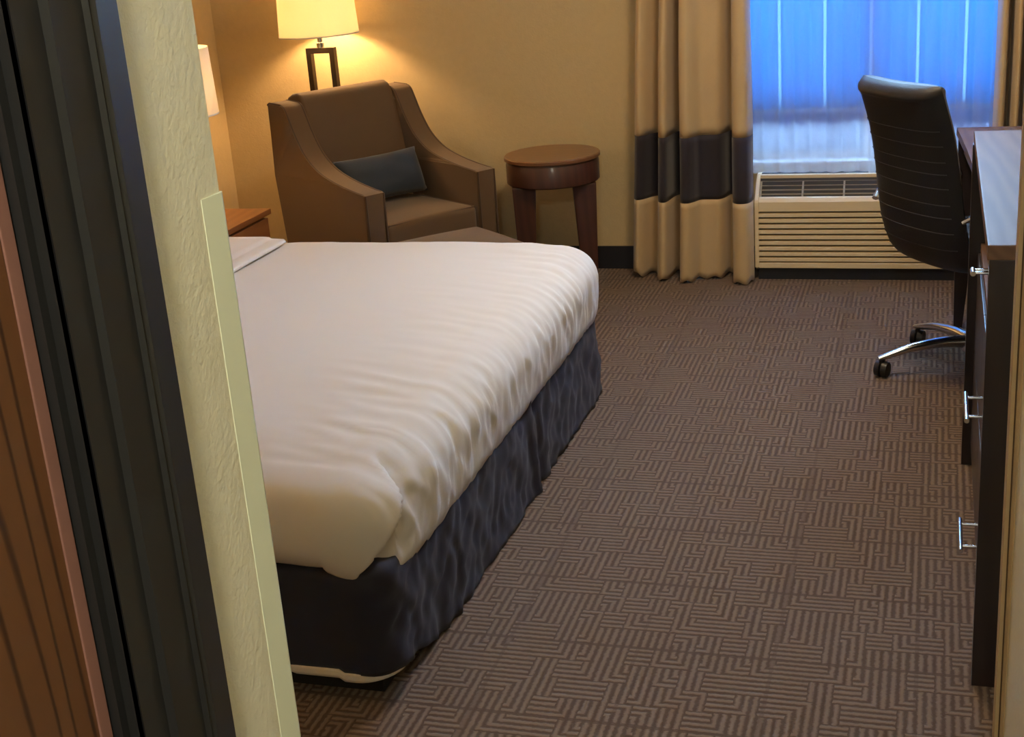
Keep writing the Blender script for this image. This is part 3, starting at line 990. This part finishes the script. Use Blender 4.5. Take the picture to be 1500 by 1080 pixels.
# ------------------------------------------------------------------ armchair (local: +x = its width, -y = front, origin mid front on floor)
AW = math.radians(54.9)
ac0 = tag(empty('armchair', (-1.840, 4.8556, 0), AW), 'brown upholstered wing armchair with sloping arms, set across the corner', 'armchair')
HW, TH = 0.3076, 0.0914
def arm_outline():
    top = catmull([(0.0, 0.540), (0.12, 0.552), (0.24, 0.572), (0.34, 0.602), (0.42, 0.652), (0.478, 0.722), (0.515, 0.785), (0.540, 0.825), (0.565, 0.840)], 6)
    pts = [tuple(p) for p in top] + [(0.655, 0.842), (0.672, 0.834)]
    pts += [(0.678, 0.55), (0.63, 0.09), (0.02, 0.09)]
    return pts
out = arm_outline()
for sgn in (-1, 1):
    a, b = (sgn*(HW-TH), sgn*HW)
    if a > b: a, b = b, a
    arm = prism('arm', out, 'x', a, b, 'chair_cloth', ac0, 0.012, 3, False)
    smooth_by_angle(arm, 0.5)
    top = [(y, z) for (y, z) in out[:-3]]
    for xs_ in (a+0.006, b-0.006):
        tube('piping', [(xs_, 0.004, 0.10)]+[(xs_, y+0.002, z-0.002) for (y, z) in top], 0.0042, 'piping', arm, 6)
# backrest: padded slab leaning back, rolled top
bm = bmesh.new()
sec = [(0.455, 0.36), (0.470, 0.50), (0.500, 0.66), (0.532, 0.79), (0.545, 0.832), (0.562, 0.858), (0.592, 0.870), (0.63, 0.866), (0.668, 0.850), (0.686, 0.81), (0.684, 0.55), (0.64, 0.10), (0.55, 0.10), (0.47, 0.20)]
back = prism('backrest', sec, 'x', -(HW-TH-0.002), HW-TH-0.002, 'chair_cloth', ac0, 0.014, 3)
smooth_by_angle(back, 0.7)
# front rail and seat cushion
box('front_rail', (-(HW-TH-0.002), 0.030, 0.09), (HW-TH-0.002, 0.12, 0.292), 'chair_cloth', ac0, 0.010, 3)
n = 20
bm = bmesh.new()
add_box(bm, (-(HW-TH-0.004), 0.012, 0.290), (HW-TH-0.004, 0.485, 0.404))
bmesh.ops.bevel(bm, geom=list(bm.edges), offset=0.024, segments=4, affect='EDGES', profile=0.6)
bmesh.ops.subdivide_edges(bm, edges=[e for e in bm.edges if e.calc_length() > 0.1], cuts=8, use_grid_fill=True)
for v in bm.verts:
    if v.co.z > 0.39:
        v.co.z += 0.018*max(0, 1-(v.co.x/0.21)**2)*max(0, 1-((v.co.y-0.25)/0.26)**2)
cush = from_bm('seat_cushion', bm, 'chair_cloth', ac0, True)
tube('piping', [(-(HW-TH-0.012), 0.40, 0.402), (-(HW-TH-0.012), 0.022, 0.400), (HW-TH-0.012, 0.022, 0.400), (HW-TH-0.012, 0.40, 0.402)], 0.0045, 'piping', cush, 6)
for sx in (-1, 1):
    for yy in (0.06, 0.58):
        bm = bmesh.new()
        add_box(bm, (sx*0.25-0.022, yy-0.022, 0), (sx*0.25+0.022, yy+0.022, 0.095))
        for v in bm.verts:
            if v.co.z < 0.01:
                v.co.x = sx*0.25+(v.co.x-sx*0.25)*0.65; v.co.y = yy+(v.co.y-yy)*0.65
        from_bm('leg', bm, 'dark_wood', ac0, False, 0.002)

def chair_to_world(p, o=ac0.location, a=AW):
    c_, s_ = math.cos(a), math.sin(a)
    return (o[0]+c_*p[0]-s_*p[1], o[1]+s_*p[0]+c_*p[1], p[2])
pl_ = pillow('lumbar_pillow', chair_to_world((-0.004, 0.360, 0.522)), (0.405, 0.190, 0.12), (math.radians(68), 0, AW), 'navy_pillow', 0.42)
tag(pl_, 'dark navy lumbar pillow resting against the back of the armchair', 'pillow')

# ottoman in front of it
ot = tag(empty('ottoman', (-1.665, 4.505, 0), math.radians(47)), 'low brown upholstered ottoman between the armchair and the bed', 'ottoman')
bm = bmesh.new()
add_box(bm, (-0.22, -0.18, 0.30), (0.22, 0.18, 0.385))
bmesh.ops.bevel(bm, geom=list(bm.edges), offset=0.022, segments=4, affect='EDGES', profile=0.6)
bmesh.ops.subdivide_edges(bm, edges=[e for e in bm.edges if e.calc_length() > 0.1], cuts=7, use_grid_fill=True)
for v in bm.verts:
    if v.co.z > 0.37:
        v.co.z += 0.020*max(0, 1-(v.co.x/0.22)**2)*max(0, 1-(v.co.y/0.18)**2)
from_bm('cushion', bm, 'chair_cloth', ot, True)
box('body', (-0.21, -0.17, 0.09), (0.21, 0.17, 0.30), 'chair_cloth', ot, 0.01, 3)
for sx in (-1, 1):
    for sy in (-1, 1):
        box('leg', (sx*0.17-0.02, sy*0.13-0.02, 0), (sx*0.17+0.02, sy*0.13+0.02, 0.09), 'dark_wood', ot, 0.003)

# ------------------------------------------------------------------ round side table
rt = tag(empty('round_table', (-1.490, 5.335, 0), math.radians(16)), 'small round cherry side table between armchair and drape', 'side table')
lathe('table_top', [(0.0, 0.553), (0.192, 0.553), (0.197, 0.549), (0.197, 0.538), (0.192, 0.534), (0.0, 0.534)], 'cherry_top', rt, 64)
lathe('apron', [(0.0, 0.5335), (0.188, 0.5335), (0.188, 0.525), (0.191, 0.52), (0.191, 0.445), (0.186, 0.440), (0.0, 0.440)], 'cherry', rt, 64)
for sx in (-1, 1):
    for sy in (-1, 1):
        bm = bmesh.new()
        w0 = 0.048
        cx_, cy2 = sx*0.122, sy*0.085
        add_box(bm, (cx_-w0, cy2-0.03, 0), (cx_+w0, cy2+0.03, 0.4395))
        for v in bm.verts:
            if v.co.z < 0.01:
                v.co.x = cx_+sx*0.006+(v.co.x-cx_)*0.62
                v.co.y = cy2+(v.co.y-cy2)*0.7
        from_bm('leg', bm, 'cherry', rt, False, 0.004)

# ------------------------------------------------------------------ dresser
DX, DNY, DFY, DZ = 0.100, 2.492, 3.635, 0.905
ds = tag(empty('dresser', (0.36, 3.06, 0)), 'tall dark espresso dresser with chrome bar pulls beside the hall corner', 'dresser')
do = (0.36, 3.06)
def dbox(name, lo, hi, mat, parent=ds, bevel=0.002):
    return box(name, (lo[0]-do[0], lo[1]-do[1], lo[2]), (hi[0]-do[0], hi[1]-do[1], hi[2]), mat, parent, bevel)
XB = XR-0.012
dbox('top', (DX-0.004, DNY-0.004, DZ-0.028), (XB, DFY+0.004, DZ), 'espresso_top', ds, 0.003)
dbox('end_panel', (DX, DNY, 0.0), (XB, DNY+0.032, DZ-0.0285), 'dark_wood')
dbox('end_panel', (DX-0.006, DFY-0.032, 0.0), (XB, DFY, DZ-0.0285), 'dark_wood')
dbox('back_panel', (XB-0.015, DNY+0.033, 0.04), (XB, DFY-0.033, DZ-0.03), 'dark_wood')
DI = DX+0.022
ya, yb = DNY+0.033, DFY-0.033
dbox('shelf', (DI, ya, 0.600), (XB-0.016, yb, 0.622), 'espresso_top')
dbox('divider', (DI+0.005, (ya+yb)/2-0.01, 0.05), (XB-0.016, (ya+yb)/2+0.01, 0.598), 'dark_wood')
dbox('kick_board', (DI+0.03, ya, 0.0), (DI+0.045, yb, 0.06), 'plinth')
def bar_pull(dr_, x, y, z, L=0.155):
    pr = 0.040
    h = tube('handle', [(x-pr-do[0], y-L/2-do[1], z), (x-pr-do[0], y+L/2-do[1], z)], 0.0052, 'chrome', dr_, 10)
    for q in (-0.34, 0.34):
        tube('handle_post', [(x-do[0], y+q*L-do[1], z), (x-pr-do[0], y+q*L-do[1], z)], 0.0032, 'chrome', dr_, 8)
ym = (ya+yb)/2
for z0, z1 in ((0.065, 0.325), (0.333, 0.596)):
    for y0_, y1_ in ((ya+0.003, ym-0.002), (ym+0.002, yb-0.003)):
        d = dbox('drawer', (DI-0.006, y0_, z0), (DI+0.014, y1_, z1), 'drawer_face' if 'drawer_face' in M else 'dark_wood', ds, 0.002)
        if y0_ < ym-0.1:
            bar_pull(d, DI-0.006, 2.70 if z0 > 0.2 else 2.77, 0.515 if z0 > 0.2 else 0.195)
d = dbox('drawer', (DI-0.006, ya+0.003, 0.775), (DI+0.014, yb-0.003, DZ-0.032), 'dark_wood', ds, 0.002)
bar_pull(d, DI-0.006, 2.60, 0.825, 0.03)
dbox('drawer_bottom', (DI+0.014, ya, 0.772), (XB-0.016, yb, 0.780), 'dark_wood')

# ------------------------------------------------------------------ desk
dk = tag(empty('desk', (0.36, 4.28, 0)), 'dark wood writing desk with tapered legs between dresser and window', 'desk')
dq = (0.36, 4.28)
DKZ = 0.705
outl = [(0.132, 3.665), (0.120, 4.0), (0.098, 4.45), (0.072, 4.84), (XB, 4.84), (XB, 3.665)]
tp_ = prism('desk_top', [(x-dq[0], y-dq[1]) for x, y in outl], 'z', DKZ-0.026, DKZ, 'espresso_top', dk, 0.002)
prism('front_apron', [(x-dq[0], y-dq[1]) for x, y in ((0.150, 3.70), (0.138, 4.0), (0.116, 4.45), (0.094, 4.80), (0.112, 4.80), (0.134, 4.45), (0.156, 4.0), (0.168, 3.70))], 'z', DKZ-0.075, DKZ-0.0265, 'dark_wood', dk)
box('end_apron', (0.10-dq[0], 4.795-dq[1], DKZ-0.075), (XB-0.06-dq[0], 4.815-dq[1], DKZ-0.0265), 'dark_wood', dk, 0.001)
box('modesty_panel', (0.145-dq[0], 4.815-dq[1], 0.17), (XB-0.05-dq[0], 4.832-dq[1], DKZ-0.0265), 'dark_wood', dk, 0.001)
for (lx, ly) in ((0.106, 4.80), (0.158, 3.72), (XB-0.03, 4.80), (XB-0.03, 3.72)):
    bm = bmesh.new()
    add_box(bm, (lx-0.028-dq[0], ly-0.028-dq[1], 0), (lx+0.028-dq[0], ly+0.028-dq[1], DKZ-0.027))
    bmesh.ops.bisect_plane(bm, geom=list(bm.verts)+list(bm.edges)+list(bm.faces), plane_co=(0, 0, 0.30), plane_no=(0, 0, 1))
    for v in bm.verts:
        if v.co.z < 0.01:
            s = 0.5
            v.co.x = (lx-dq[0])+(v.co.x-(lx-dq[0]))*s - 0.010; v.co.y = (ly-dq[1])+(v.co.y-(ly-dq[1]))*s
    from_bm('leg', bm, 'dark_wood', dk, False, 0.002)

# ------------------------------------------------------------------ office chair (local: +x = front, +y = its left, origin = hub on floor)
CA = math.radians(37)
oc = tag(empty('office_chair', (0.142, 4.385, 0), CA), 'black ribbed leather office chair on a chrome star base at the desk', 'office chair')
def backrest():
    # centre line (forward offset, height) and half width
    cl = catmull([(-0.145, 0.405), (-0.195, 0.425), (-0.228, 0.49), (-0.248, 0.58), (-0.262, 0.68), (-0.285, 0.80), (-0.318, 0.905), (-0.328, 0.935), (-0.336, 0.958)], 10)
    n = len(cl); m = 21
    hw = lambda t: 0.205 - 0.012*t - 0.03*max(0, (0.10-t)/0.10)**2 - 0.012*max(0, (t-0.93)/0.07)**2
    bm = bmesh.new()
    ribs = 9
    gridF, gridB = [], []
    for i in range(n):
        t = i/(n-1)
        d = cl[min(i+1, n-1)]-cl[max(i-1, 0)]
        d /= np.linalg.norm(d)
        nrm = np.array([-d[1], d[0]])      # points backwards (-x)
        if nrm[0] > 0: nrm = -nrm
        rb = 0.0
        zz = cl[i][1]
        thick = 0.034+0.008*math.exp(-((t-0.88)/0.08)**2)
        if t > 0.86: thick *= math.sqrt(max(0.0, 1-((t-0.86)/0.14)**2))
        if t < 0.06: thick *= math.sqrt(max(0.02, 1-((0.06-t)/0.06)**2))
        rowF, rowB = [], []
        for j in range(m):
            s = -1+2*j/(m-1)
            y = s*hw(t)
            edge = max(0.0, 1-abs(s)**6)**0.5
            curve = 0.030*s*s                 # the back wraps forwards at its sides
            b = cl[i]+nrm*(thick*edge)+np.array([curve, 0])
            f = cl[i]-nrm*(thick*edge)+np.array([curve, 0])
            rowB.append(bm.verts.new((b[0], y, b[1])))
            rowF.append(bm.verts.new((f[0], y, f[1])))
        gridB.append(rowB); gridF.append(rowF)
    for i in range(n-1):
        for j in range(m-1):
            bm.faces.new([gridB[i][j], gridB[i+1][j], gridB[i+1][j+1], gridB[i][j+1]])
            bm.faces.new([gridF[i][j], gridF[i][j+1], gridF[i+1][j+1], gridF[i+1][j]])
        for j in (0, m-1):
            bm.faces.new([gridB[i][j], gridF[i][j], gridF[i+1][j], gridB[i+1][j]])
    for i in (0, n-1):
        for j in range(m-1):
            bm.faces.new([gridB[i][j], gridB[i][j+1], gridF[i][j+1], gridF[i][j]])
    seams = []
    for k in range(ribs):
        zt_ = 0.478+k*0.0445
        i = int(np.argmin([abs(c_[1]-zt_) for c_ in cl]))
        t = i/(n-1)
        seams.append([(v.co.x-0.0006, v.co.y, v.co.z) for v in gridB[i][1:-1]])
    o = from_bm('backrest', bm, 'black_leather', oc, False)
    smooth_by_angle(o, 1.0)
    for sm in seams:
        tube('seam', sm, 0.0016, 'stitch', o, 5)
    return o
backrest()
# ribbed seat
bm = bmesh.new()
n = 64
sx0, sx1 = -0.17, 0.27
rowsT, rowsB = [], []
for i in range(n+1):
    x = sx0+(sx1-sx0)*i/n
    u = i/n
    rib = 0.005*abs(math.sin(u*PI*9))
    zt_ = 0.452+rib+0.02*(1-u)*(u < 0.12)*(0.12-u)/0.12 - 0.028*max(0, (u-0.85)/0.15)**2
    rowT, rowB = [], []
    for j in range(13):
        s = -1+2*j/12
        e = max(0.0, 1-abs(s)**6)
        rowT.append(bm.verts.new((x, s*0.225, 0.415+(zt_-0.415)*e**0.5 + 0.012*s*s)))
        rowB.append(bm.verts.new((x, s*0.225, 0.405)))
    rowsT.append(rowT); rowsB.append(rowB)
for i in range(n):
    for j in range(12):
        bm.faces.new([rowsT[i][j], rowsT[i+1][j], rowsT[i+1][j+1], rowsT[i][j+1]])
        bm.faces.new([rowsB[i][j], rowsB[i][j+1], rowsB[i+1][j+1], rowsB[i+1][j]])
    for j in (0, 12):
        bm.faces.new([rowsT[i][j], rowsB[i][j], rowsB[i+1][j], rowsT[i+1][j]])
for i in (0, n):
    for j in range(12):
        bm.faces.new([rowsT[i][j], rowsT[i][j+1], rowsB[i][j+1], rowsB[i][j]])
smooth_by_angle(from_bm('seat', bm, 'black_leather', oc), 1.0)
for s in (-1, 1):
    tube('armrest', catmull([(-0.235, s*0.215, 0.560), (-0.18, s*0.245, 0.590), (-0.08, s*0.258, 0.605), (0.06, s*0.258, 0.608), (0.12, s*0.258, 0.590), (0.10, s*0.255, 0.52), (0.04, s*0.24, 0.44), (0.0, s*0.19, 0.402)], 5),
         0.009, 'chrome', oc, 8, flat=(0.011, 0.008))
box('mechanism', (-0.09, -0.07, 0.355), (0.09, 0.07, 0.404), 'black_plastic', oc, 0.006)
lathe('gas_column', [(0.026, 0.105), (0.026, 0.24), (0.015, 0.242), (0.015, 0.355), (0.0, 0.355)], 'black_plastic', oc, 20)
lathe('hub', [(0.0, 0.062), (0.036, 0.062), (0.042, 0.07), (0.042, 0.105), (0.030, 0.118), (0.0, 0.118)], 'chrome', oc, 24)
# five arms, aimed so that two casters stand where the photograph shows them
ang0 = math.atan2(4.29-4.385, -0.141-0.142) - CA
for k in range(5):
    a = ang0 - k*2*PI/5
    ca, sa = math.cos(a), math.sin(a)
    pts = catmull([(0.030, 0.100), (0.10, 0.104), (0.20, 0.094), (0.275, 0.074), (0.312, 0.064)], 4)
    bm = bmesh.new()
    rings = []
    for q, (r_, z_) in enumerate(pts):
        f = q/(len(pts)-1)
        w_ = 0.021*(1-f)+0.012*f
        h_ = 0.018*(1-f)+0.007*f
        ring = []
        for th in np.linspace(0, 2*PI, 11)[:-1]:
            cy3, cz3 = w_*math.cos(th), h_*math.sin(th)
            if cz3 < 0: cz3 *= 1.3
            ring.append(bm.verts.new((r_*ca-cy3*sa, r_*sa+cy3*ca, z_+cz3)))
        rings.append(ring)
    for A, B in zip(rings[:-1], rings[1:]):
        for q in range(10):
            bm.faces.new([A[q], A[(q+1) % 10], B[(q+1) % 10], B[q]])
    bm.faces.new(rings[0]); bm.faces.new(rings[-1])
    arm = from_bm('base_arm', bm, 'chrome', oc); smooth_by_angle(arm, 0.9)
    # twin-wheel caster
    mt = Matrix.Translation((0.298*ca, 0.298*sa, 0.027)) @ Matrix.Rotation(a+0.9+k*1.3, 4, 'Z')
    bm = bmesh.new()
    for s in (-1, 1):
        g_ = bmesh.ops.create_cone(bm, cap_ends=True, segments=20, radius1=0.027, radius2=0.024, depth=0.017,
                                   matrix=mt @ Matrix.Translation((0, s*0.012, 0)) @ Matrix.Rotation(-s*PI/2, 4, 'X'))
    add_box(bm, (-0.012, -0.005, 0.0), (0.012, 0.005, 0.032), mt)
    smooth_by_angle(from_bm('caster', bm, 'black_plastic', oc), 0.8)

# ------------------------------------------------------------------ hall ceiling lamp (behind the camera)
hl = tag(empty('ceiling_lamp', (-0.15, -0.30, 2.5)), 'round flush ceiling lamp in the entry hall', 'ceiling lamp')
lathe('base', [(0.0, -0.001), (0.15, -0.001), (0.15, -0.025), (0.0, -0.025)], 'white_frame', hl, 40)
lathe('diffuser', [(0.14, -0.026), (0.13, -0.05), (0.09, -0.07), (0.0, -0.078)], emit('opal_diffuser', (1.0, 0.96, 0.82), 2.0), hl, 40)
ld = bpy.data.lights.new('ceiling_lamp_light', 'AREA')
ld.shape = 'DISK'; ld.size = 0.26; ld.energy = HALL_LAMP_W; ld.color = (1.0, 0.96, 0.82)
lo_ = bpy.data.objects.new('ceiling_lamp_light', ld); COL.objects.link(lo_)
lo_.parent = hl; lo_.location = (0, 0, -0.085)

rl = tag(empty('ceiling_lamp', (-0.40, 3.90, 2.5)), 'added round ceiling lamp, unseen, over the aisle at the foot of the bed', 'ceiling lamp')  # added lamp out of view, brightens the aisle and the bed foot
lathe('base', [(0.0, -0.001), (0.21, -0.001), (0.21, -0.025), (0.0, -0.025)], 'white_frame', rl, 40)
lathe('diffuser', [(0.20, -0.026), (0.18, -0.05), (0.12, -0.07), (0.0, -0.078)], emit('added_lamp_diffuser', (1.0, 0.78, 0.50), 2.0), rl, 40)
ld = bpy.data.lights.new('added_room_light', 'AREA')
ld.shape = 'DISK'; ld.size = 0.38; ld.energy = ADDED_ROOM_LAMP_W; ld.color = (1.0, 0.76, 0.47)
lo_ = bpy.data.objects.new('added_room_light', ld); COL.objects.link(lo_)
lo_.parent = rl; lo_.location = (0, 0, -0.085)
